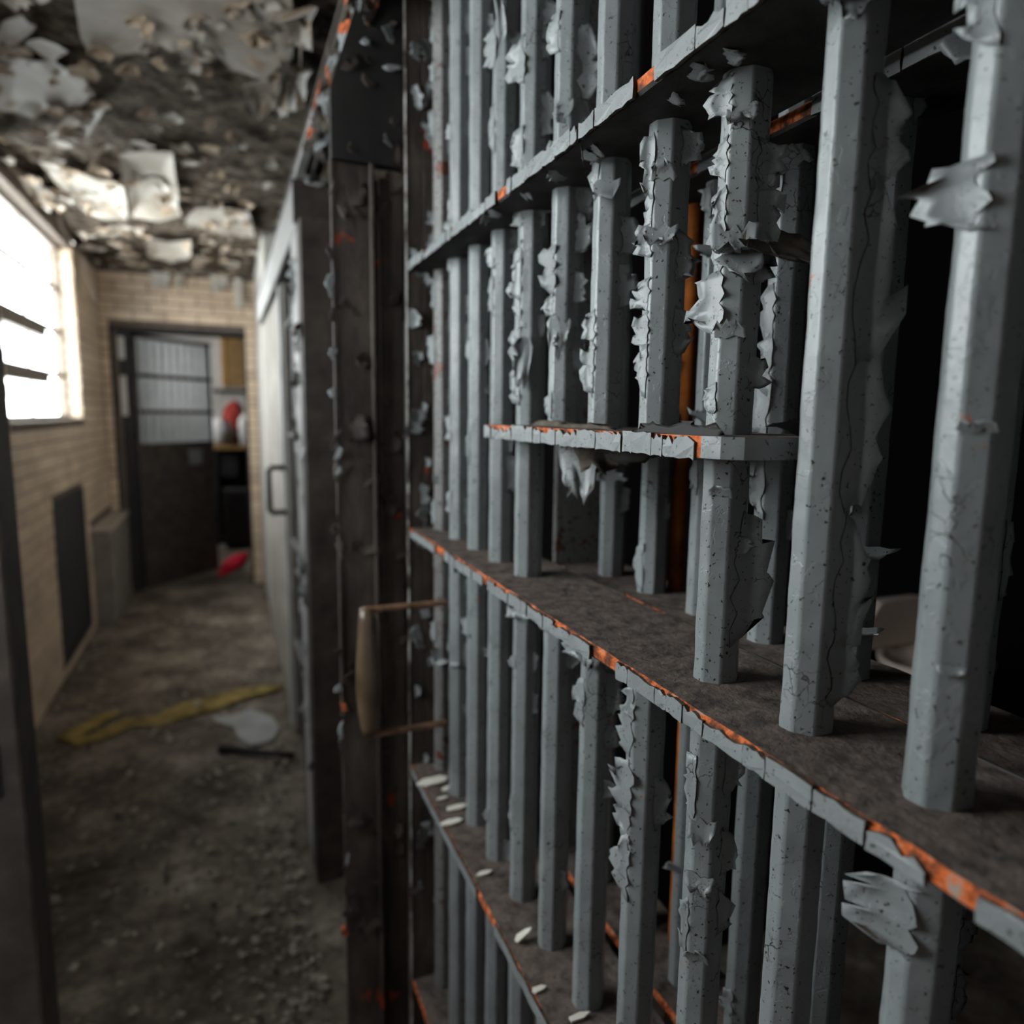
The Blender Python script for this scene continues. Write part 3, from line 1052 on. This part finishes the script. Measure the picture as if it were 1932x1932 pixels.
# ------------------------------------------------------------------ far cell front
m_panel = blotchy('worn_panel_paint', [(.3, (.15, .13, .11)), (.6, (.29, .265, .235)), (.75, (.35, .33, .30))], 7, .55, .3, .3)
far = thing('barred_facade', 'far cell front with a tall peeling jamb post and a pale steel sliding door', 'cell front', (.25, 2.9, 0))
q = MB()
q.cbox(.197, 1.97, 0, .290, 2.26, 1.875, .003)
jamb = part('jamb_post', q, [m_dark], far)
q = MB()
q.cbox(.194, 2.03, .95, .1968, 2.20, 1.86, .0008)
q.cbox(.194, 2.05, .03, .1968, 2.18, .90, .0008)
plate = part('face_plate', q, [m_boxp], far)
for i in range(34):
    z = U(.35, 1.85)
    fseed[0] += 1
    flake(jamb, (.1935, U(2.0, 2.2), z), (-1, -.4, 0), (0, rnd.choice((1, -1)), U(-.6, .6)), U(.015, .05), U(.02, .09), U(.3, 1.), fseed[0], rows=4, cols=2, mats=[rnd.choice((m_boxp, m_flake, m_flake, m_dark)), m_back, m_rim])
flake(jamb, (.1935, 2.03, 1.60), (-1, -.4, 0), (0, -1, -.4), .05, .05, 1.0, 961, mats=[m_primer, m_primer, m_rim])
q = MB()
q.cbox(.226, 2.98, .02, .246, 3.95, 1.875, .003)
door = part('sliding_door', q, [m_panel], far)
q = MB()
q.cbox(.214, 3.02, .02, .226, 3.12, 1.875, .002)
part('door_stile', q, [m_boxp], door)
q = MB()
q.cbox(.222, 3.96, .02, .243, 4.54, 1.875, .003)
part('fixed_panel', q, [m_panel], far)
for i in range(5):
    y = 2.36 + .12 * i
    part('bar', (lambda m_: (m_.tube([(.255, y, .02), (.255, y, 1.875)], .013, 8), m_)[1])(MB()), [m_paint_rust], far)
for z in (.42, .85, 1.28, 1.70):
    q = MB()
    q.cbox(.230, 2.27, z, .285, 2.97, z + .012, .002)
    part('strap', q, [m_paint_rust], far)
q = MB()
q.tube([(.214, 2.985, 1.150), (.158, 2.985, 1.150), (.152, 2.985, 1.143), (.152, 2.985, .975), (.158, 2.985, .968), (.214, 2.985, .968)], .011, 8)
part('pull_handle', q, [m_black], door, True)

# ------------------------------------------------------------------ end doorway
tr = bpy.data.objects.new('door_1', None)
tr.location = (-.27, YE, 0)
C.objects.link(tr)
tag(tr, kind='structure')
q = MB()
dz = DOOR[3]
q.box(DOOR[0] - .05, YE - .012, 0, DOOR[0] - .030, YE + .2, dz + .03)
q.box(DOOR[0] - .030, YE - .006, dz, DOOR[1] + .004, YE + .2, dz + .03)
q.box(DOOR[1] - .012, YE + .03, 0, DOOR[1] + .002, YE + .2, dz)
part('door_frame', q, [m_black], tr)
q = MB()
q.box(DOOR[0] - .030, YE + .03, 0, DOOR[0] + .075, YE + .06, dz)
part('lock_jamb', q, [m_black], tr)
for z0, z1 in ((1.74, 1.90), (1.33, 1.62)):
    q = MB()
    q.box(DOOR[0] - .005, YE + .024, z0, DOOR[0] + .040, YE + .03, z1)
    part('jamb_plate', q, [m_pale], tr)

# the open barred door: hinged at the left, swung into the room beyond
bd = thing('barred_door', 'open steel door with upper bars over a dark solid panel, in the end doorway', 'door', (-.63, YE + .09, 0))
bd.rotation_euler = (0, 0, math.radians(50))
m_doorbar = paint('blue_grey_door_paint', (.34, .37, .38), (.05, .04, .03), (.3, .1, .04), chip=.72)
DW = .80


def dpart(name, mats, f, smooth=False):
    q = MB()
    f(q)
    return link(name, q.mesh(name, mats, smooth), bd)


for i in range(10):
    x = .05 + (DW - .10) * i / 9
    dpart('bar', [m_doorbar], lambda q: q.tube([(x, 0, 1.10), (x, 0, 1.92)], .019, 8))
for z in (1.92, 1.63, 1.36, 1.105):
    dpart('strap', [m_dark], lambda q: q.cbox(0, -.03, z - .014, DW, .03, z + .014, .003))
dpart('stile', [m_doorbar], lambda q: q.cbox(DW - .045, -.022, 1.12, DW, .022, 1.905, .003))
dpart('stile', [m_dark], lambda q: q.cbox(0, -.022, 1.12, .03, .022, 1.905, .003))
dpart('lower_panel', [m_dark], lambda q: q.cbox(0, -.02, .006, DW, .02, 1.09, .004))
dpart('panel_rail', [m_dark], lambda q: q.cbox(.01, -.028, .52, DW - .01, -.02, .56, .002))
dpart('lock_plate', [m_paint_rust], lambda q: q.cbox(DW - .30, -.035, .93, DW - .16, -.02, 1.06, .003))

# ------------------------------------------------------------------ room beyond the door
shut = thing('board_panel', 'yellow brown wooden board panel on the far wall beyond the doorway', 'panel', (.12, 8.6, 1.6))
m_wood = blotchy('yellow_brown_wood', [(.3, (.15, .085, .03)), (.7, (.30, .18, .065))], 7, .6, .3, .2)
m_wood2 = blotchy('orange_wood', [(.3, (.28, .15, .045)), (.7, (.42, .24, .075))], 7, .6, .3, .2)
q = MB()
q.cbox(.02, 8.575, 1.64, .56, 8.618, 2.28, .004)
part('board', q, [m_wood], shut)
q = MB()
q.cbox(-.02, 8.56, 1.64, .03, 8.618, 2.28, .004)
part('side_frame', q, [m_wood2], shut)
q = MB()
q.cbox(-.12, 8.50, 1.575, .60, 8.618, 1.612, .004)
part('ledge', q, [m_dark], shut)
tab = thing('table', 'dark wooden table heaped with clutter, seen beyond the end doorway', 'table', (.1, 7.95, 0))
q = MB()
q.cbox(-.14, 7.75, .98, .60, 8.25, 1.02, .006)
part('tabletop', q, [m_wood], tab)
for x in (-.115, .545):
    q = MB()
    q.cbox(x - .02, 7.78, 0, x + .02, 8.22, .978, .004)
    part('side_panel', q, [m_black], tab)
q = MB()
q.cbox(-.094, 8.16, .02, .524, 8.20, .978, .004)
part('back_panel', q, [m_dark], tab)
q = MB()
q.cbox(-.094, 7.80, .70, .10, 8.15, .975, .004)
part('drawer', q, [m_black], tab)


def lump(name, c, r, m, seed, label, cat, sq=(1, 1, 1), amp=.18):
    q = MB()
    nu, nv = 20, 12
    for j in range(nv + 1):
        th = math.pi * j / nv
        for i in range(nu):
            ph = 2 * math.pi * i / nu
            d = Vector((math.sin(th) * math.cos(ph), math.sin(th) * math.sin(ph), math.cos(th)))
            k = r * (1 + amp * noise.noise(d * 2.2 + Vector((seed, 0, 0))) + .5 * amp * noise.noise(d * 5 + Vector((0, seed, 0))))
            z = max(d.z * k * sq[2], -.72 * r * sq[2])
            q.v.append((c[0] + d.x * k * sq[0], c[1] + d.y * k * sq[1], c[2] + z))
    for j in range(nv):
        for i in range(nu):
            a, b_ = j * nu + i, j * nu + (i + 1) % nu
            q.f.append((a, a + nu, b_ + nu, b_))
            q.m.append(0)
    return tag(q.build(name, [m], None, True), label, cat)


m_cloth = blotchy('white_cloth', [(.3, (.32, .30, .285)), (.7, (.46, .44, .425))], 9, .85, .2, .3)
m_red = blotchy('red_cloth', [(.3, (.14, .014, .010)), (.7, (.24, .028, .02))], 9, .8, .2, .3)
lump('cloth_bundle', (-.06, 7.88, 1.145), .145, m_cloth, 3, 'white rumpled cloth bundle on the left of the table beyond the doorway', 'cloth', (.9, .8, 1.05))
lump('cloth_bundle', (.185, 7.87, 1.155), .095, m_cloth, 9, 'white upright rolled cloth at the doorway edge, beside the red sack', 'cloth', (.75, .8, 2.0))
lump('red_sack', (.09, 8.12, 1.205), .15, m_red, 5, 'red cloth sack standing between two white cloths beyond the doorway', 'sack', (.85, .6, 1.72), .22)
cab = thing('cabinet', 'dark cabinet on the floor under the cluttered table beyond the doorway', 'cabinet', (.2, 7.6, 0))
q = MB()
q.cbox(-.05, 7.45, .02, .55, 7.70, .60, .006)
part('body', q, [m_black], cab)
q = MB()
q.cbox(-.03, 7.438, .06, .24, 7.45, .57, .004)
part('door', q, [m_black], cab)
q = MB()
q.cbox(.255, 7.438, .06, .53, 7.45, .57, .004)
part('door', q, [m_black], cab)
# red rag on the floor of the doorway
m_pink = blotchy('crimson_cloth', [(.3, (.40, .005, .02)), (.7, (.62, .008, .04))], 9, .8, .2, .3)
q = MB()
nu, nv = 14, 6
for j in range(nv + 1):
    for i in range(nu + 1):
        u, v = i / nu, j / nv - .5
        wd = .16 * math.sin(math.pi * min(max(u, .06), .94)) + .015
        x = -.10 + .24 * u - v * wd * .9
        y = 6.25 + .95 * u + v * wd * 1.2
        q.v.append((x, y, .012 + .05 * math.sin(math.pi * u) * (1 - 4 * v * v) + .015 * noise.noise(Vector((u * 8, v * 6, 2)))))
for j in range(nv):
    for i in range(nu):
        a = j * (nu + 1) + i
        q.f.append((a, a + 1, a + nu + 2, a + nu + 1))
        q.m.append(0)
rag = tag(q.build('rag', [m_pink], None, True), 'crimson red rag lying on the floor of the end doorway', 'cloth')
rag.modifiers.new('thickness', 'SOLIDIFY').thickness = .006

# ------------------------------------------------------------------ left wall furniture
vent = thing('wall_recess', 'black panel for the shade of a recessed hatch low in the brick wall under the window', 'opening', (XL, 4.45, .1))
y0, y1, z0, z1 = VENT
q = MB()
for a, b_, c, d in ((y0, y1, z1 - .03, z1), (y0, y1, z0, z0 + .03), (y0, y0 + .03, z0 + .03, z1 - .03), (y1 - .03, y1, z0 + .03, z1 - .03)):
    q.box(XL - .001, a, c, XL + .012, b_, d)
part('recess_frame', q, [m_black], vent)
q = MB()
q.box(XL + .0005, y0 + .03, z0 + .03, XL + .004, y1 - .03, z1 - .03)
part('recess_shade', q, [m_black], vent)  # flat black panel painted in for the shade inside the recess
blk = thing('concrete_block', 'low grey concrete block against the brick wall in the corner by the doorway', 'block', (XL + .06, 5.45, 0))
m_conc = blotchy('grey_concrete', [(.3, (.11, .095, .082)), (.7, (.20, .175, .15))], 6, .85, .2, .4)
m_conc2 = blotchy('concrete_cap', [(.3, (.26, .22, .18)), (.7, (.38, .33, .28))], 6, .7, .25, .3)
q = MB()
q.cbox(XL + .001, 5.03, 0, XL + .115, 5.885, .605, .006)
part('body', q, [m_conc], blk)
q = MB()
q.cbox(XL + .001, 5.02, .606, XL + .125, 5.886, .632, .005)
part('cap', q, [m_conc2], blk)
post = thing('steel_post', 'dark brown square steel post at the left edge, near the camera', 'post', (-.41, 1.45, 0))
q = MB()
q.cbox(-.47, 1.40, 0, -.358, 1.51, 2.385, .004)
part('shaft', q, [m_dark], post)
q = MB()
q.cbox(-.49, 1.385, .0, -.345, 1.53, .012, .002)
part('base_plate', q, [m_black], post)
q = MB()
q.cbox(-.476, 1.394, 2.386, -.352, 1.516, 2.40, .004)
part('cap', q, [m_black], post)
q = MB()
q.cbox(-.44, 1.385, .70, -.385, 1.3995, .80, .004)
part('latch', q, [m_black], post)

# ------------------------------------------------------------------ washbasin glimpsed in the cell
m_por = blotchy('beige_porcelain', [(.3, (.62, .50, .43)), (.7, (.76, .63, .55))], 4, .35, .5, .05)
wb = thing('washbasin', 'beige washbasin with a rounded back, glimpsed in the dark cell between the bars', 'washbasin', (1.66, 1.24, .7))
BXc, BYc = 1.66, 1.20


def lathe_oval(q, c, prof, sx, sy, n=28):
    rings = []
    for r, z in prof:
        ring = []
        for k in range(n):
            a = 2 * math.pi * k / n
            ring.append(len(q.v))
            q.v.append((c[0] + math.cos(a) * r * sx, c[1] + math.sin(a) * r * sy, c[2] + z))
        rings.append(ring)
    for a, b_ in zip(rings, rings[1:]):
        for k in range(n):
            q.f.append((a[k], a[(k + 1) % n], b_[(k + 1) % n], b_[k]))
            q.m.append(0)
    q.f.append(tuple(rings[0][::-1]))
    q.m.append(0)


q = MB()
lathe_oval(q, (BXc, BYc, .66), [(.05, 0), (.09, .02), (.125, .07), (.14, .10), (.142, .112), (.125, .112), (.11, .07), (.05, .035), (.001, .03)], 1.05, .85)
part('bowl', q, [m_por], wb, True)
q = MB()
n = 14
for dy in (0., .035):
    q.v += [(BXc + .135 * math.cos(math.pi * k / n), 1.298 + dy, .775 + .125 * min(1, 1.25 * math.sin(math.pi * k / n))) for k in range(n + 1)]
q.f += [tuple(range(n + 1))[::-1], tuple(range(n + 1, 2 * n + 2))]
for k in range(n):
    q.f.append((k, k + 1, n + 2 + k, n + 1 + k))
q.f.append((n, 0, n + 1, 2 * n + 1))
q.m = [0] * len(q.f)
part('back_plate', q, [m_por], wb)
q = MB()
q.tube([(BXc, 1.22, 0.01), (BXc, 1.22, .665)], .03, 12)
part('drain_pipe', q, [m_black], wb, True)

# ------------------------------------------------------------------ things lying on the floor
m_yel = blotchy('dirty_yellow_strip', [(.35, (.10, .06, .012)), (.5, (.24, .17, .045)), (.7, (.38, .28, .08))], 10, .7, .25, .4)


def ribbon(name, pts, widths, mat, label, cat, lift=.006, seed=1):
    q = MB()
    pts = [Vector(p) for p in pts]
    for i, p in enumerate(pts):
        t = (pts[min(i + 1, len(pts) - 1)] - pts[max(i - 1, 0)])
        nrm = Vector((-t.y, t.x)).normalized()
        for s in (-1, -.4, .3, 1):
            e = p + nrm * widths[i] * s * (1 + .25 * noise.noise(Vector((i * .9, s, seed))))
            q.v.append((e.x, e.y, lift + .012 * abs(noise.noise(Vector((i * .7, s * 1.3, seed + 5))))))
    for i in range(len(pts) - 1):
        for k in range(3):
            a = i * 4 + k
            q.f.append((a, a + 1, a + 5, a + 4))
            q.m.append(0)
    o = tag(q.build(name, [mat], None, True), label, cat)
    o.modifiers.new('thickness', 'SOLIDIFY').thickness = .004
    return o


ribbon('cloth_strip', [(-.50, 3.50), (-.56, 3.44), (-.62, 3.36), (-.66, 3.30), (-.61, 3.22), (-.52, 3.27), (-.44, 3.36), (-.33, 3.33), (-.22, 3.42), (-.12, 3.45), (-.03, 3.50), (.06, 3.53), (.15, 3.54), (.21, 3.56)],
       [.02, .035, .04, .05, .045, .05, .05, .06, .085, .085, .08, .06, .045, .02], m_yel, 'long dirty yellow cloth strip lying crumpled across the corridor floor', 'cloth', seed=4)
m_sheet = blotchy('fallen_grey_sheet', [(.3, (.22, .215, .21)), (.7, (.34, .335, .33))], 8, .6, .3, .3)
q = MB()
ol = [(-.11, 3.30), (-.02, 3.27), (.05, 3.31), (.14, 3.20), (.165, 3.06), (.13, 2.96), (.05, 2.93), (.0, 3.02), (-.02, 3.14), (-.09, 3.22)]
cx, cy = .06, 3.12
for dz in (.006, .011):
    q.v.append((cx, cy, dz + .004))
    q.v += [(x, y, dz + .012 * abs(noise.noise(Vector((x * 9, y * 9, 1))))) for x, y in ol]
n = len(ol)
for i in range(n):
    j = (i + 1) % n
    q.f += [(0, 1 + j, 1 + i), (n + 1, n + 2 + i, n + 2 + j), (1 + i, 1 + j, n + 2 + j, n + 2 + i)]
q.m = [0] * len(q.f)
tag(q.build('fallen_sheet', [m_sheet]), 'pale grey fallen paint sheet lying on the floor between yellow strip and stick', 'sheet')
q = MB()
q.tube([(-.075, 2.935, .020), (-.04, 2.92, .022), (.05, 2.85, .024), (.12, 2.81, .022), (.20, 2.765, .02)], [.022, .017, .013, .012, .012], 8)
tag(q.build('stick', [m_black], None, True), 'dark thin stick lying on the floor beside the barred cells', 'stick')

# white paint chips fallen on the third cross strap
m_white = blotchy('white_paint', [(.3, (.58, .54, .47)), (.7, (.76, .72, .65))], 30, .7, .3, .2)
WH = [((.300, 1.075), .030, 'white paint chip on the low strap, closest to the lock column'),
      ((.318, 1.045), .016, 'tiny white paint chip on the low strap behind the closest chip to the column'),
      ((.300, 1.020), .010, 'tiny pale speck of paint between the larger white chips on the low strap'),
      ((.312, .985), .022, 'long white paint chip on the low strap between the eighth and ninth bars'),
      ((.294, .950), .019, 'oval white paint chip on the front edge of the low strap'),
      ((.299, .820), .011, 'small white paint chip alone in front of a bar on the low strap'),
      ((.352, .822), .011, 'small white paint chip half hidden behind a bar on the low strap'),
      ((.300, .690), .013, 'upright five sided white paint chip on the low strap'),
      ((.288, .617), .010, 'narrow white paint chip at the edge of the low strap near the frame bottom'),
      ((.312, .570), .012, 'white paint chip on the low strap cut by the frame bottom')]
for i, ((x, y), r, lab) in enumerate(WH):
    n = rnd.choice((5, 6, 7))
    q = MB()
    zb = ZT['third'][1] + .0012
    pr = [(x + r * U(.7, 1.1) * 1.05 * math.cos(6.283 * k / n), y + r * U(.7, 1.1) * .42 * math.sin(6.283 * k / n)) for k in range(n)]
    tl = .5 if 'upright' in lab else .05
    for dz in (0, .0022):
        q.v += [(a, b_, zb + dz + (a - x + r) * tl) for a, b_ in pr]
    q.f += [tuple(range(n))[::-1], tuple(range(n, 2 * n))] + [(k, (k + 1) % n, n + (k + 1) % n, n + k) for k in range(n)]
    q.m = [0] * len(q.f)
    tag(q.build('paint_flake_fallen', [m_white]), lab, 'paint chip', 'fallen white paint chips')

# crumbled paint and plaster, past counting
m_deb = blotchy('debris', [(.3, (.14, .115, .095)), (.5, (.27, .235, .195)), (.7, (.46, .42, .36))], 22, .85, .2, .3)
m_deb2 = blotchy('dark_debris', [(.3, (.03, .025, .022)), (.7, (.10, .082, .07))], 22, .85, .2, .3)
q = MB()
for i in range(5200):
    u = rnd.random()
    if u < .42:
        x, y = .235 - abs(rnd.gauss(0, .11)), U(1.25, 3.0)
    elif u < .9:
        x, y = U(-.8, .22), 1.25 + 4.6 * rnd.random() ** 1.4
    else:
        x, y = -.80 + abs(rnd.gauss(0, .05)), U(2.0, 5.9)
    if x < XL + .04 or x > .165 or (x < XL + .13 and y > 5.0):
        continue
    r = .003 + (.012 if u < .42 else .016) * rnd.random() ** 3
    n = rnd.choice((3, 4, 5))
    a0 = U(0, 6.28)
    tx, ty = rnd.gauss(0, .22), rnd.gauss(0, .22)
    pr = [(r * U(.6, 1.2) * math.cos(a0 + 6.283 * k / n), r * U(.6, 1.2) * math.sin(a0 + 6.283 * k / n)) for k in range(n)]
    lo = min(tx * a + ty * b_ for a, b_ in pr)
    z = .002 + (rnd.random() ** 2) * .012
    q.poly([(x + a, y + b_, z + tx * a + ty * b_ - lo) for a, b_ in pr], 0 if rnd.random() < .85 else 1)
deb = tag(q.build('paint_debris', [m_deb, m_deb2]), 'crumbled paint and plaster debris scattered over the corridor floor', 'debris', None, 'stuff')
